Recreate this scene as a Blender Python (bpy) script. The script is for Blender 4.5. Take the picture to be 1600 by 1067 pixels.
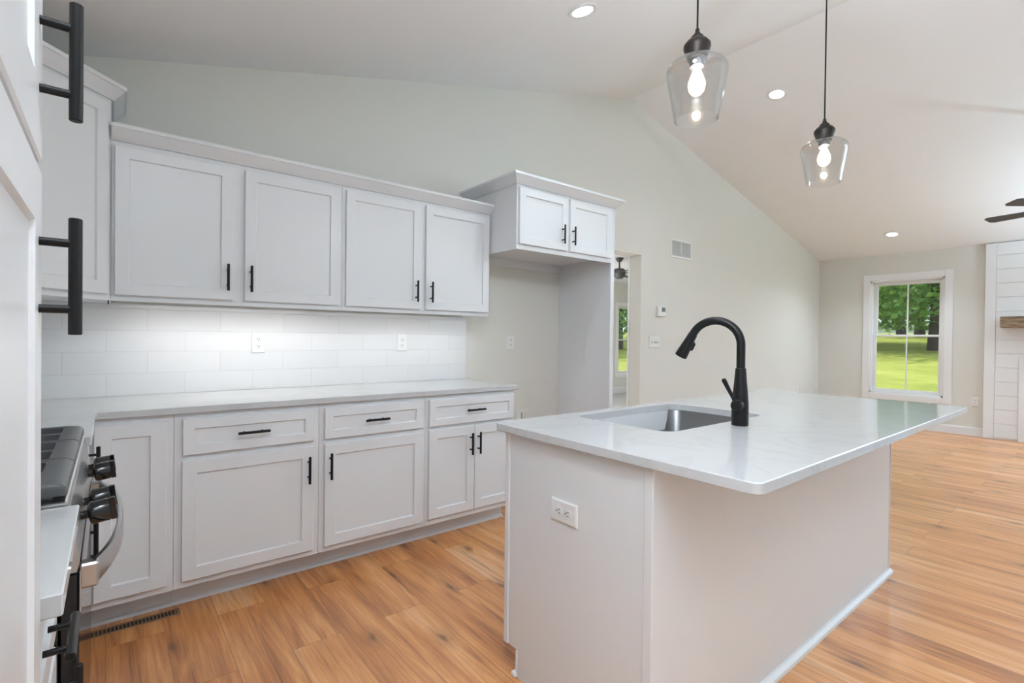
import bpy, bmesh, math, random
from mathutils import Vector, Matrix

# ------------------------------------------------------------------ clearing
for o in list(bpy.data.objects):
    bpy.data.objects.remove(o)
scene = bpy.context.scene
COL = scene.collection
random.seed(7)

# ------------------------------------------------------------------ camera
yaw, pit, rol = [math.radians(a) for a in (51.32098, -0.48755, 0.6563)]
F = Vector((math.cos(yaw) * math.cos(pit), math.sin(yaw) * math.cos(pit), math.sin(pit)))
R0 = Vector((math.sin(yaw), -math.cos(yaw), 0))
U0 = R0.cross(F)
R = R0 * math.cos(rol) + U0 * math.sin(rol)
U = -R0 * math.sin(rol) + U0 * math.cos(rol)
cam_data = bpy.data.cameras.new('camera')
cam = bpy.data.objects.new('camera', cam_data)
COL.objects.link(cam)
cam.matrix_world = Matrix(((R.x, U.x, -F.x, .68067), (R.y, U.y, -F.y, -3.21973), (R.z, U.z, -F.z, 1.23361), (0, 0, 0, 1)))
cam_data.sensor_width = 36.0
cam_data.lens = 782.664 * 36.0 / 1600.0
cam_data.clip_start = 0.02
cam_data.clip_end = 400
scene.camera = cam

# ------------------------------------------------------------------ sky, sun, exposure
world = bpy.data.worlds.new('sky')
scene.world = world
world.use_nodes = True
wn = world.node_tree.nodes
wn['Background'].inputs['Color'].default_value = (0.70, 0.86, 1.0, 1)
wn['Background'].inputs['Strength'].default_value = 1.3
sun_d = bpy.data.lights.new('sun', 'SUN')
sun_d.energy = 3.4
sun_d.angle = math.radians(1.0)
sun_d.color = (1.0, 0.95, 0.84)
sun = bpy.data.objects.new('sun', sun_d)
COL.objects.link(sun)
sun.rotation_euler = Vector((-0.25, -0.75, -0.95)).to_track_quat('-Z', 'Y').to_euler()
scene.view_settings.view_transform = 'Standard'
scene.view_settings.look = 'None'
scene.view_settings.gamma = 1.0
scene.view_settings.use_curve_mapping = False
scene.view_settings.exposure = 0.30

CAN_POWER = 3.5          # each recessed downlight
PENDANT_POWER = 33.0      # each pendant bulb
LIVING_FILL_POWER = 128.0  # added uplighters out of view, for fill light
REAR_FILL_POWER = 145.0
CEILING_FILL_POWER = 9.0         # added ceiling light, unseen above the camera
CAN_COL = (.745, .89, 1.0)
ROOM_COL = (.66, .85, 1.0)
UNDER_POWER = 1.5         # each under-cabinet strip

# ------------------------------------------------------------------ materials
def new_mat(name):
    m = bpy.data.materials.new(name)
    m.use_nodes = True
    return m, m.node_tree.nodes, m.node_tree.links, m.node_tree.nodes['Principled BSDF']

def plain(name, col, rough=.5, metal=0.0, spec=.5, noise=0.0, bump=0.0, bscale=200):
    m, n, l, b = new_mat(name)
    b.inputs['Base Color'].default_value = (*col, 1)
    b.inputs['Roughness'].default_value = rough
    b.inputs['Metallic'].default_value = metal
    b.inputs['Specular IOR Level'].default_value = spec
    tc = n.new('ShaderNodeTexCoord')
    if noise:
        nz = n.new('ShaderNodeTexNoise'); nz.inputs['Scale'].default_value = 3.0; nz.inputs['Detail'].default_value = 4
        l.new(tc.outputs['Object'], nz.inputs['Vector'])
        mx = n.new('ShaderNodeMixRGB')
        mx.inputs[1].default_value = (*[c * (1 - noise) for c in col], 1)
        mx.inputs[2].default_value = (*[min(1, c * (1 + noise)) for c in col], 1)
        l.new(nz.outputs['Fac'], mx.inputs[0]); l.new(mx.outputs[0], b.inputs['Base Color'])
    if bump:
        nb = n.new('ShaderNodeTexNoise'); nb.inputs['Scale'].default_value = bscale; nb.inputs['Detail'].default_value = 2
        l.new(tc.outputs['Object'], nb.inputs['Vector'])
        bp = n.new('ShaderNodeBump'); bp.inputs['Strength'].default_value = bump; bp.inputs['Distance'].default_value = .001
        l.new(nb.outputs['Fac'], bp.inputs['Height']); l.new(bp.outputs[0], b.inputs['Normal'])
    return m

def emit(name, col, s):
    m, n, l, b = new_mat(name)
    b.inputs['Base Color'].default_value = (*col, 1)
    b.inputs['Emission Color'].default_value = (*col, 1)
    b.inputs['Emission Strength'].default_value = s
    return m

M = {}
M['wall'] = plain('wall_paint', (.755, .742, .695), .75, spec=.25, noise=.012, bump=.08, bscale=150)
M['ceiling'] = plain('ceiling_paint', (.90, .90, .905), .85, spec=.2, noise=.008, bump=.08, bscale=150)
M['cab'] = plain('cabinet_paint', (.77, .775, .79), .32, spec=.45, noise=.006)
M['trim'] = plain('trim_paint', (.86, .86, .87), .35, spec=.45)
M['plastic'] = plain('white_plastic', (.82, .82, .81), .35)
M['dark_slot'] = plain('dark_slot', (.03, .03, .03), .6)
M['black'] = plain('black_metal', (.007, .007, .0075), .36, spec=.28, bump=.03)
M['black_gloss'] = plain('black_enamel', (.008, .008, .009), .12)
M['cast'] = plain('cast_iron', (.075, .076, .08), .42, spec=.6, bump=.25, bscale=300)
M['steel'] = plain('stainless_steel', (.50, .50, .50), .28, metal=1.0, noise=.05)
M['sink_steel'] = plain('brushed_sink_steel', (.27, .27, .275), .33, metal=1.0, noise=.05)
M['bronze'] = plain('dark_bronze', (.035, .028, .024), .4, metal=.6)
M['vent_bronze'] = plain('register_bronze', (.30, .17, .09), .4, metal=.3)
M['screen'] = plain('grey_screen', (.16, .17, .17), .3)
M['fan'] = plain('fan_blade_grey', (.06, .06, .062), .5)
M['slot_grey'] = plain('vent_shadow_grey', (.5, .5, .49), .7)
M['lens'] = emit('downlight_lens', (1.0, .98, .95), 6.0)
M['led'] = emit('led_strip', (1.0, .99, .97), 2.5)
M['filament'] = emit('bulb_filament', (1.0, .72, .42), 40.0)
M['fill_diffuser'] = emit('fill_lamp_diffuser', (1.0, .97, .92), 3.0)
M['bulb'] = emit('bulb_glow', (1.0, .74, .46), 1.7)

def quartz():
    m, n, l, b = new_mat('white_quartz')
    tc = n.new('ShaderNodeTexCoord')
    nz = n.new('ShaderNodeTexNoise'); nz.inputs['Scale'].default_value = 2.2; nz.inputs['Detail'].default_value = 8; nz.inputs['Distortion'].default_value = 1.6
    l.new(tc.outputs['Object'], nz.inputs['Vector'])
    r = n.new('ShaderNodeValToRGB')
    e = r.color_ramp.elements
    e[0].position = .47; e[0].color = (.575, .575, .578, 1)
    e[1].position = .53; e[1].color = (.575, .575, .578, 1)
    k = e.new(.50); k.color = (.545, .545, .55, 1)
    l.new(nz.outputs['Fac'], r.inputs[0])
    sp = n.new('ShaderNodeTexNoise'); sp.inputs['Scale'].default_value = 260; sp.inputs['Detail'].default_value = 1
    l.new(tc.outputs['Object'], sp.inputs['Vector'])
    r2 = n.new('ShaderNodeValToRGB'); r2.color_ramp.elements[0].position = .24; r2.color_ramp.elements[0].color = (.82, .82, .82, 1)
    r2.color_ramp.elements[1].position = .32; r2.color_ramp.elements[1].color = (1, 1, 1, 1)
    l.new(sp.outputs['Fac'], r2.inputs[0])
    mx = n.new('ShaderNodeMixRGB'); mx.blend_type = 'MULTIPLY'; mx.inputs[0].default_value = 1
    l.new(r.outputs[0], mx.inputs[1]); l.new(r2.outputs[0], mx.inputs[2]); l.new(mx.outputs[0], b.inputs['Base Color'])
    b.inputs['Roughness'].default_value = .09
    return m
M['quartz'] = quartz()

def tile():
    m, n, l, b = new_mat('white_subway_tile')
    tc = n.new('ShaderNodeTexCoord')
    sx = n.new('ShaderNodeSeparateXYZ'); l.new(tc.outputs['Object'], sx.inputs[0])
    ad = n.new('ShaderNodeMath'); ad.operation = 'ADD'; l.new(sx.outputs['X'], ad.inputs[0]); l.new(sx.outputs['Y'], ad.inputs[1])
    cx = n.new('ShaderNodeCombineXYZ')
    a2 = n.new('ShaderNodeMath'); a2.inputs[1].default_value = 3.3 - .488
    z2 = n.new('ShaderNodeMath'); z2.inputs[1].default_value = -.916
    l.new(ad.outputs[0], a2.inputs[0]); l.new(sx.outputs['Z'], z2.inputs[0])
    l.new(a2.outputs[0], cx.inputs[0]); l.new(z2.outputs[0], cx.inputs[1])
    br = n.new('ShaderNodeTexBrick'); l.new(cx.outputs[0], br.inputs['Vector'])
    br.inputs['Scale'].default_value = 1; br.inputs['Brick Width'].default_value = .33; br.inputs['Row Height'].default_value = .1103
    br.inputs['Mortar Size'].default_value = .0014; br.inputs['Mortar Smooth'].default_value = .4
    br.inputs['Color1'].default_value = (.80, .80, .80, 1); br.inputs['Color2'].default_value = (.77, .77, .775, 1); br.inputs['Mortar'].default_value = (.70, .70, .695, 1)
    l.new(br.outputs['Color'], b.inputs['Base Color'])
    bp = n.new('ShaderNodeBump'); bp.inputs['Strength'].default_value = .6; bp.inputs['Distance'].default_value = .002; bp.invert = True
    l.new(br.outputs['Fac'], bp.inputs['Height']); l.new(bp.outputs[0], b.inputs['Normal'])
    b.inputs['Roughness'].default_value = .1
    return m
M['tile'] = tile()

def oak():
    m, n, l, b = new_mat('oak_planks')
    tc = n.new('ShaderNodeTexCoord')
    sx = n.new('ShaderNodeSeparateXYZ'); l.new(tc.outputs['Object'], sx.inputs[0])
    def math_(op, a, bv):
        k = n.new('ShaderNodeMath'); k.operation = op
        for i, v in enumerate((a, bv)):
            if v is None: continue
            if isinstance(v, (int, float)): k.inputs[i].default_value = v
            else: l.new(v, k.inputs[i])
        return k.outputs[0]
    def comb(x, y, z=0.0):
        k = n.new('ShaderNodeCombineXYZ')
        for i, v in enumerate((x, y, z)):
            if isinstance(v, (int, float)): k.inputs[i].default_value = v
            else: l.new(v, k.inputs[i])
        return k.outputs[0]
    X = math_('ADD', sx.outputs['X'], 20 * .19 - .095 - .005); Y = math_('ADD', sx.outputs['Y'], 30.0)
    br = n.new('ShaderNodeTexBrick'); l.new(comb(Y, X), br.inputs['Vector'])
    br.offset = .37; br.offset_frequency = 2; br.squash = 1
    br.inputs['Scale'].default_value = 1; br.inputs['Brick Width'].default_value = 1.22; br.inputs['Row Height'].default_value = .19
    br.inputs['Mortar Size'].default_value = .0011; br.inputs['Mortar Smooth'].default_value = .2; br.inputs['Bias'].default_value = 0
    br.inputs['Color1'].default_value = (0, 0, 0, 1); br.inputs['Color2'].default_value = (1, 1, 1, 1); br.inputs['Mortar'].default_value = (.5, .5, .5, 1)
    rnd = n.new('ShaderNodeSeparateColor'); l.new(br.outputs['Color'], rnd.inputs[0]); rd = rnd.outputs[0]
    w = math_('MULTIPLY', rd, 61.0)
    def noise(xs, ys, scale, detail, dist=0.0, rough=.55):
        k = n.new('ShaderNodeTexNoise'); k.noise_dimensions = '4D'
        k.inputs['Scale'].default_value = scale; k.inputs['Detail'].default_value = detail; k.inputs['Distortion'].default_value = dist; k.inputs['Roughness'].default_value = rough
        l.new(comb(math_('MULTIPLY', X, xs), math_('MULTIPLY', Y, ys)), k.inputs['Vector']); l.new(w, k.inputs['W'])
        return k.outputs['Fac']
    broad = noise(5.0, .55, 1.5, 4, 1.2)
    fine = noise(60.0, 2.2, 2.0, 6, .4, .7)
    # cathedral grain: rings of a stretched noise
    ring = noise(7.0, .45, 1.0, 2, .5)
    rings = math_('SINE', math_('MULTIPLY', ring, 95.0), None)
    # knots
    vo = n.new('ShaderNodeTexVoronoi'); vo.voronoi_dimensions = '2D'; vo.inputs['Scale'].default_value = 1; vo.inputs['Randomness'].default_value = 1
    kd = noise(22.0, 9.0, 1.0, 3, .6)
    l.new(comb(math_('ADD', math_('MULTIPLY', X, 4.3), math_('MULTIPLY', kd, .22)), math_('ADD', math_('MULTIPLY', Y, 1.9), w)), vo.inputs['Vector'])
    kr = n.new('ShaderNodeValToRGB'); kr.color_ramp.elements[0].position = .02; kr.color_ramp.elements[0].color = (1, 1, 1, 1)
    kr.color_ramp.elements[1].position = .23; kr.color_ramp.elements[1].color = (0, 0, 0, 1)
    kk = kr.color_ramp.elements.new(.09); kk.color = (.35, .35, .35, 1)
    l.new(vo.outputs['Distance'], kr.inputs[0])
    sel = n.new('ShaderNodeSeparateColor'); l.new(vo.outputs['Color'], sel.inputs[0])
    knot = math_('MULTIPLY', kr.outputs[0], math_('GREATER_THAN', sel.outputs[0], .42))
    streak = noise(26.0, .9, 1.0, 5, 1.0, .65)
    sr = n.new('ShaderNodeMapRange'); sr.inputs['From Min'].default_value = .54; sr.inputs['From Max'].default_value = .70; l.new(streak, sr.inputs['Value'])
    t = math_('ADD', math_('MULTIPLY', broad, 1.0), math_('MULTIPLY', fine, .55))
    t = math_('ADD', t, math_('MULTIPLY', rings, .045))
    t = math_('ADD', t, math_('MULTIPLY', rd, .20))
    t = math_('SUBTRACT', t, .32)
    cr = n.new('ShaderNodeValToRGB'); e = cr.color_ramp.elements
    e[0].position = .18; e[0].color = (.25, .085, .028, 1)
    e[1].position = .85; e[1].color = (.84, .52, .29, 1)
    k1 = e.new(.42); k1.color = (.56, .222, .070, 1)
    k2 = e.new(.62); k2.color = (.72, .335, .122, 1)
    l.new(t, cr.inputs[0])
    mx = n.new('ShaderNodeMixRGB'); mx.inputs[2].default_value = (.13, .05, .018, 1)
    l.new(math_('MINIMUM', math_('ADD', math_('MULTIPLY', knot, .85), math_('MULTIPLY', sr.outputs[0], .62)), .9), mx.inputs[0]); l.new(cr.outputs[0], mx.inputs[1])
    m2 = n.new('ShaderNodeMixRGB'); m2.inputs[2].default_value = (.10, .045, .02, 1)
    l.new(math_('MULTIPLY', br.outputs['Fac'], .75), m2.inputs[0]); l.new(mx.outputs[0], m2.inputs[1])
    l.new(m2.outputs[0], b.inputs['Base Color'])
    bp = n.new('ShaderNodeBump'); bp.inputs['Strength'].default_value = .25; bp.inputs['Distance'].default_value = .001
    l.new(math_('SUBTRACT', fine, math_('MULTIPLY', br.outputs['Fac'], 2.0)), bp.inputs['Height']); l.new(bp.outputs[0], b.inputs['Normal'])
    b.inputs['Roughness'].default_value = .33
    b.inputs['Specular IOR Level'].default_value = .6
    b.inputs['Coat Weight'].default_value = .3; b.inputs['Coat Roughness'].default_value = .3
    return m
M['oak'] = oak()

def mantel_wood():
    m, n, l, b = new_mat('rough_brown_wood')
    tc = n.new('ShaderNodeTexCoord'); mp = n.new('ShaderNodeMapping'); mp.inputs['Scale'].default_value = (14, 3, 40)
    l.new(tc.outputs['Object'], mp.inputs[0])
    nz = n.new('ShaderNodeTexNoise'); nz.inputs['Scale'].default_value = 3; nz.inputs['Detail'].default_value = 6; l.new(mp.outputs[0], nz.inputs['Vector'])
    r = n.new('ShaderNodeValToRGB'); r.color_ramp.elements[0].position = .3; r.color_ramp.elements[0].color = (.09, .055, .03, 1)
    r.color_ramp.elements[1].position = .7; r.color_ramp.elements[1].color = (.46, .32, .20, 1)
    l.new(nz.outputs['Fac'], r.inputs[0]); l.new(r.outputs[0], b.inputs['Base Color']); b.inputs['Roughness'].default_value = .7
    return m
M['mantel'] = mantel_wood()

def glass(name, refl_lo, refl_hi, tint=(1, 1, 1)):
    m, n, l, b = new_mat(name)
    n.remove(b)
    tr = n.new('ShaderNodeBsdfTransparent'); tr.inputs[0].default_value = (*tint, 1)
    gl = n.new('ShaderNodeBsdfGlossy'); gl.inputs['Roughness'].default_value = .02
    lw = n.new('ShaderNodeLayerWeight'); lw.inputs['Blend'].default_value = .5
    fr = n.new('ShaderNodeMath'); fr.operation = 'POWER'; fr.inputs[1].default_value = 3.2
    l.new(lw.outputs['Facing'], fr.inputs[0])
    mr = n.new('ShaderNodeMapRange')
    mr.inputs['To Min'].default_value = refl_lo; mr.inputs['To Max'].default_value = refl_hi
    l.new(fr.outputs[0], mr.inputs['Value'])
    mix = n.new('ShaderNodeMixShader'); l.new(mr.outputs[0], mix.inputs[0]); l.new(tr.outputs[0], mix.inputs[1]); l.new(gl.outputs[0], mix.inputs[2])
    l.new(mix.outputs[0], n['Material Output'].inputs['Surface'])
    return m
M['pane'] = glass('window_glass', .04, .9)
def bulb_glass():
    m, n, l, b = new_mat('bulb_envelope'); n.remove(b)
    tr = n.new('ShaderNodeBsdfTransparent'); em = n.new('ShaderNodeEmission')
    em.inputs[0].default_value = (1.0, .80, .56, 1); em.inputs[1].default_value = 2.2
    mx = n.new('ShaderNodeMixShader'); mx.inputs[0].default_value = .7
    l.new(tr.outputs[0], mx.inputs[1]); l.new(em.outputs[0], mx.inputs[2]); l.new(mx.outputs[0], n['Material Output'].inputs['Surface'])
    return m
M['bulb'] = bulb_glass()
M['shade_glass'] = glass('seeded_clear_glass', .07, 1.0, (.965, .965, .96))

def grass():
    m, n, l, b = new_mat('lawn_grass')
    tc = n.new('ShaderNodeTexCoord')
    a = n.new('ShaderNodeTexNoise'); a.inputs['Scale'].default_value = .6; a.inputs['Detail'].default_value = 8; a.inputs['Roughness'].default_value = .7
    l.new(tc.outputs['Object'], a.inputs['Vector'])
    r = n.new('ShaderNodeValToRGB'); r.color_ramp.elements[0].position = .3; r.color_ramp.elements[0].color = (.22, .26, .045, 1)
    r.color_ramp.elements[1].position = .7; r.color_ramp.elements[1].color = (.42, .44, .10, 1)
    l.new(a.outputs['Fac'], r.inputs[0]); l.new(r.outputs[0], b.inputs['Base Color']); b.inputs['Roughness'].default_value = .9
    b.inputs['Specular IOR Level'].default_value = .1
    return m
M['grass'] = grass()

def leaves():
    m, n, l, b = new_mat('tree_leaves')
    tc = n.new('ShaderNodeTexCoord'); a = n.new('ShaderNodeTexNoise'); a.inputs['Scale'].default_value = 1.3; a.inputs['Detail'].default_value = 3
    l.new(tc.outputs['Object'], a.inputs['Vector'])
    r = n.new('ShaderNodeValToRGB'); r.color_ramp.elements[0].position = .35; r.color_ramp.elements[0].color = (.035, .12, .018, 1)
    r.color_ramp.elements[1].position = .65; r.color_ramp.elements[1].color = (.10, .25, .035, 1)
    l.new(a.outputs['Fac'], r.inputs[0]); l.new(r.outputs[0], b.inputs['Base Color']); b.inputs['Roughness'].default_value = .6
    ts = n.new('ShaderNodeBsdfTranslucent'); ts.inputs[0].default_value = (.30, .50, .05, 1)
    mix = n.new('ShaderNodeMixShader'); mix.inputs[0].default_value = .3
    l.new(b.outputs[0], mix.inputs[1]); l.new(ts.outputs[0], mix.inputs[2]); l.new(mix.outputs[0], n['Material Output'].inputs['Surface'])
    return m
M['leaves'] = leaves()
M['bark'] = plain('bark', (.06, .045, .035), .9, noise=.3)
M['pale_fence'] = plain('pale_fence', (.62, .66, .68), .7)
M['rug'] = plain('bounce_rug_grey', (.40, .42, .45), .95, noise=.1)
M['hall_floor'] = plain('pale_carpet', (.62, .62, .63), .9, noise=.05)

# ------------------------------------------------------------------ mesh helpers
def BM():
    return bmesh.new()

def merge(dst, src, mat=None):
    me = bpy.data.meshes.new('tmp'); src.to_mesh(me); src.free()
    if mat is not None: me.transform(mat)
    dst.from_mesh(me); bpy.data.meshes.remove(me)

def box(bm, x0, x1, y0, y1, z0, z1, bev=0.0, seg=1):
    t = bmesh.new()
    bmesh.ops.create_cube(t, size=1.0)
    for v in t.verts:
        v.co = Vector((x0 + (v.co.x + .5) * (x1 - x0), y0 + (v.co.y + .5) * (y1 - y0), z0 + (v.co.z + .5) * (z1 - z0)))
    if bev:
        bmesh.ops.bevel(t, geom=list(t.edges), offset=bev, segments=seg, affect='EDGES', profile=.5)
    merge(bm, t)
    return bm

def tube(bm, pts, rad, n=16, caps=True, flat=None):
    """sweep of a circle (or an ellipse 'flat'=(a,b) factors) along points"""
    pts = [Vector(p) for p in pts]
    rs = rad if isinstance(rad, (list, tuple)) else [rad] * len(pts)
    t0 = (pts[1] - pts[0]).normalized()
    ref = Vector((0, 0, 1)) if abs(t0.z) < .9 else Vector((1, 0, 0))
    nrm = (ref - t0 * ref.dot(t0)).normalized()
    rings = []
    for i, p in enumerate(pts):
        a = pts[max(i - 1, 0)]; c = pts[min(i + 1, len(pts) - 1)]
        t = (c - a).normalized()
        nrm = (nrm - t * nrm.dot(t)).normalized()
        bn = t.cross(nrm)
        ring = []
        for k in range(n):
            an = 2 * math.pi * k / n
            ca, sa = math.cos(an), math.sin(an)
            if flat: ca *= flat[0]; sa *= flat[1]
            ring.append(bm.verts.new(p + (nrm * ca + bn * sa) * rs[i]))
        rings.append(ring)
    for a, c in zip(rings, rings[1:]):
        for k in range(n):
            bm.faces.new((a[k], a[(k + 1) % n], c[(k + 1) % n], c[k]))
    if caps:
        bm.faces.new(list(reversed(rings[0]))); bm.faces.new(rings[-1])
    return bm

def lathe(bm, prof, c=(0, 0, 0), n=32, close=False):
    rings = []
    for r, z in prof:
        if r < 1e-6:
            rings.append([bm.verts.new((c[0], c[1], c[2] + z))])
        else:
            rings.append([bm.verts.new((c[0] + r * math.cos(2 * math.pi * k / n), c[1] + r * math.sin(2 * math.pi * k / n), c[2] + z)) for k in range(n)])
    pairs = list(zip(rings, rings[1:])) + ([(rings[-1], rings[0])] if close else [])
    for a, b in pairs:
        for k in range(n):
            q = (a[k % len(a)], a[(k + 1) % n % len(a)], b[(k + 1) % n % len(b)], b[k % len(b)])
            q = list(dict.fromkeys(q))
            if len(q) > 2: bm.faces.new(q)
    return bm

def prism(bm, poly, a0, a1, axis='x'):
    """extrude a polygon; axis x: poly=(y,z); y: poly=(x,z); z: poly=(x,y)"""
    def mk(p, a):
        return {'x': (a, p[0], p[1]), 'y': (p[0], a, p[1]), 'z': (p[0], p[1], a)}[axis]
    A = [bm.verts.new(mk(p, a0)) for p in poly]; B = [bm.verts.new(mk(p, a1)) for p in poly]
    n = len(poly)
    for k in range(n): bm.faces.new((A[k], A[(k + 1) % n], B[(k + 1) % n], B[k]))
    bm.faces.new(list(reversed(A))); bm.faces.new(B)
    bmesh.ops.recalc_face_normals(bm, faces=bm.faces)
    return bm

def moulding(bm, path, prof):
    """profile [(out, z)] swept with mitres along an xy path; 'out' lies to the right of travel"""
    P = [Vector(p) for p in path]
    rings = []
    for i, p in enumerate(P):
        d1 = (P[i] - P[i - 1]).normalized() if i else (P[1] - P[0]).normalized()
        d2 = (P[i + 1] - P[i]).normalized() if i < len(P) - 1 else d1
        n1 = Vector((d1.y, -d1.x)); n2 = Vector((d2.y, -d2.x))
        m = (n1 + n2) / (1 + n1.dot(n2))
        rings.append([bm.verts.new((p.x + m.x * o, p.y + m.y * o, z)) for o, z in prof])
    n = len(prof)
    for a, b in zip(rings, rings[1:]):
        for k in range(n): bm.faces.new((a[k], a[(k + 1) % n], b[(k + 1) % n], b[k]))
    bm.faces.new(rings[0]); bm.faces.new(list(reversed(rings[-1])))
    bmesh.ops.recalc_face_normals(bm, faces=bm.faces)
    return bm

def rrect(x0, x1, y0, y1, r, k=6):
    out = []
    for cx, cy, a0 in ((x1 - r, y1 - r, 0), (x0 + r, y1 - r, 90), (x0 + r, y0 + r, 180), (x1 - r, y0 + r, 270)):
        for i in range(k + 1):
            a = math.radians(a0 + 90 * i / k); out.append((cx + r * math.cos(a), cy + r * math.sin(a)))
    return out

def loops(bm, ls, closed_first=False, closed_last=False):
    rings = [[bm.verts.new(p) for p in L] for L in ls]
    n = len(rings[0])
    for a, b in zip(rings, rings[1:]):
        for k in range(n): bm.faces.new((a[k], a[(k + 1) % n], b[(k + 1) % n], b[k]))
    if closed_first: bm.faces.new(rings[0])
    if closed_last: bm.faces.new(rings[-1])
    return bm

def shaker(w, h, rail=.055, t=.02, rec=.009):
    """five-piece door: local x 0..w, z 0..h, back at y=0, face at y=-t"""
    bm = BM(); c = .0025
    def R_(i, y): return [(i, y, i), (w - i, y, i), (w - i, y, h - i), (i, y, h - i)]
    loops(bm, [R_(0, 0), R_(0, -t + c), R_(c, -t), R_(rail, -t), R_(rail + .004, -t + rec), ], True, True)
    bmesh.ops.recalc_face_normals(bm, faces=bm.faces)
    return bm

def finish(bm, name, mat, smooth=False):
    me = bpy.data.meshes.new(name)
    bm.to_mesh(me); bm.free()
    me.materials.append(M[mat])
    if smooth:
        me.shade_smooth(); me.set_sharp_from_angle(angle=math.radians(38))
    return me

def obj(name, bm, mat, parent=None, smooth=False, loc=None, world=False, mesh=None):
    """world=True: the shape was drawn in room coordinates, shift it under its parent"""
    me = mesh or finish(bm, name, mat, smooth)
    o = bpy.data.objects.new(name, me); COL.objects.link(o)
    if parent is not None:
        o.parent = parent
        if world:
            s = Vector((0, 0, 0)); p = parent
            while p is not None: s += p.location; p = p.parent
            me.transform(Matrix.Translation(-s))
    if loc is not None: o.location = loc
    return o

def tag(o, label, cat, group=None):
    o['label'] = label; o['category'] = cat
    if group: o['group'] = group
    return o

def thing(name, label, cat, loc=(0, 0, 0), rotz=0, group=None):
    o = bpy.data.objects.new(name, None); COL.objects.link(o)
    o.location = loc; o.rotation_euler = (0, 0, rotz); o.empty_display_size = .1
    return tag(o, label, cat, group)

def struct(name, bm, mat, parent=None, smooth=False, world=True):
    o = obj(name, bm, mat, parent, smooth, world=world)
    if parent is None: o['kind'] = 'structure'
    return o

def dup(root, loc, label=None, rotz=None):
    def cp(o, par):
        c = o.copy(); COL.objects.link(c)
        if par is not None: c.parent = par
        for ch in [k for k in o.children]: cp(ch, c)
        return c
    r = cp(root, None); r.location = loc
    if rotz is not None: r.rotation_euler = (0, 0, rotz)
    if label: r['label'] = label
    return r

# ------------------------------------------------------------------ the setting
XR, RX, RZ = 9.594, 4.746, 3.639          # far wall, ridge
ZL, ZR = 2.433, 2.516
SL, SR = (RZ - ZL) / RX, (RZ - ZR) / (XR - RX)
YF = -6.2
def zc(x): return ZL + SL * x if x < RX else RZ - SR * (x - RX)

struct('floor', box(BM(), -.12, XR + .15, YF, .0, -.1, 0), 'oak')
bm = BM()
prism(bm, [(-.12, ZL - .03), (RX, RZ), (XR + .14, zc(XR + .14)), (XR + .14, zc(XR) + .18), (RX, RZ + .2), (-.12, ZL + .2)], YF, .15, 'y')
struct('ceiling', bm, 'ceiling')
DX0, DX1, DZ = 4.0, 4.96, 2.10
bm = BM()
prism(bm, [(-.12, 0), (DX0, 0), (DX0, zc(DX0) + .02), (-.12, zc(-.12) + .02)], 0, .14, 'y')
prism(bm, [(DX0, DZ), (DX1, DZ), (DX1, zc(DX1) + .02), (RX, RZ + .02), (DX0, zc(DX0) + .02)], 0, .14, 'y')
prism(bm, [(DX1, 0), (XR + .14, 0), (XR + .14, zc(XR + .14) + .02), (DX1, zc(DX1) + .02)], 0, .14, 'y')
struct('wall_back', bm, 'wall')
struct('wall_left', box(BM(), -.12, 0, YF, 0, 0, ZL + .02), 'wall')
bm = BM()
prism(bm, [(-.12, 0), (4.0, 0), (4.0, zc(4.0) + .02), (-.12, zc(-.12) + .02)], YF, YF + .12, 'y')
prism(bm, [(4.0, 0), (6.0, 0), (6.0, zc(6.0) + .02), (RX, RZ + .02), (4.0, zc(4.0) + .02)], YF, YF + .12, 'y')
prism(bm, [(6.0, 2.2), (9.2, 2.2), (9.2, zc(9.2) + .02), (6.0, zc(6.0) + .02)], YF, YF + .12, 'y')  # opening in the unseen rear wall, added to let sky light in
prism(bm, [(9.2, 0), (XR, 0), (XR, zc(XR) + .02), (9.2, zc(9.2) + .02)], YF, YF + .12, 'y')
struct('wall_front', bm, 'wall')
# far wall with its window opening
WY0, WY1, WZ0, WZ1 = -1.56, -.70, .472, 2.135
bm = BM()
for a in ((YF, WY0, 0, ZR + .02), (WY1, 0, 0, ZR + .02), (WY0, WY1, 0, WZ0), (WY0, WY1, WZ1, ZR + .02)):
    box(bm, XR, XR + .14, *a)
struct('wall_right', bm, 'wall')
# baseboards
def base_prof(): return [(0, 0), (.014, 0), (.014, .095), (.009, .11), (0, .112)]
struct('baseboard_right', moulding(BM(), [(XR, -.014), (XR, -1.975)], base_prof()), 'trim')
struct('baseboard_back', moulding(BM(), [(DX1 + .002, 0), (XR, 0)], base_prof()), 'trim')

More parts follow.
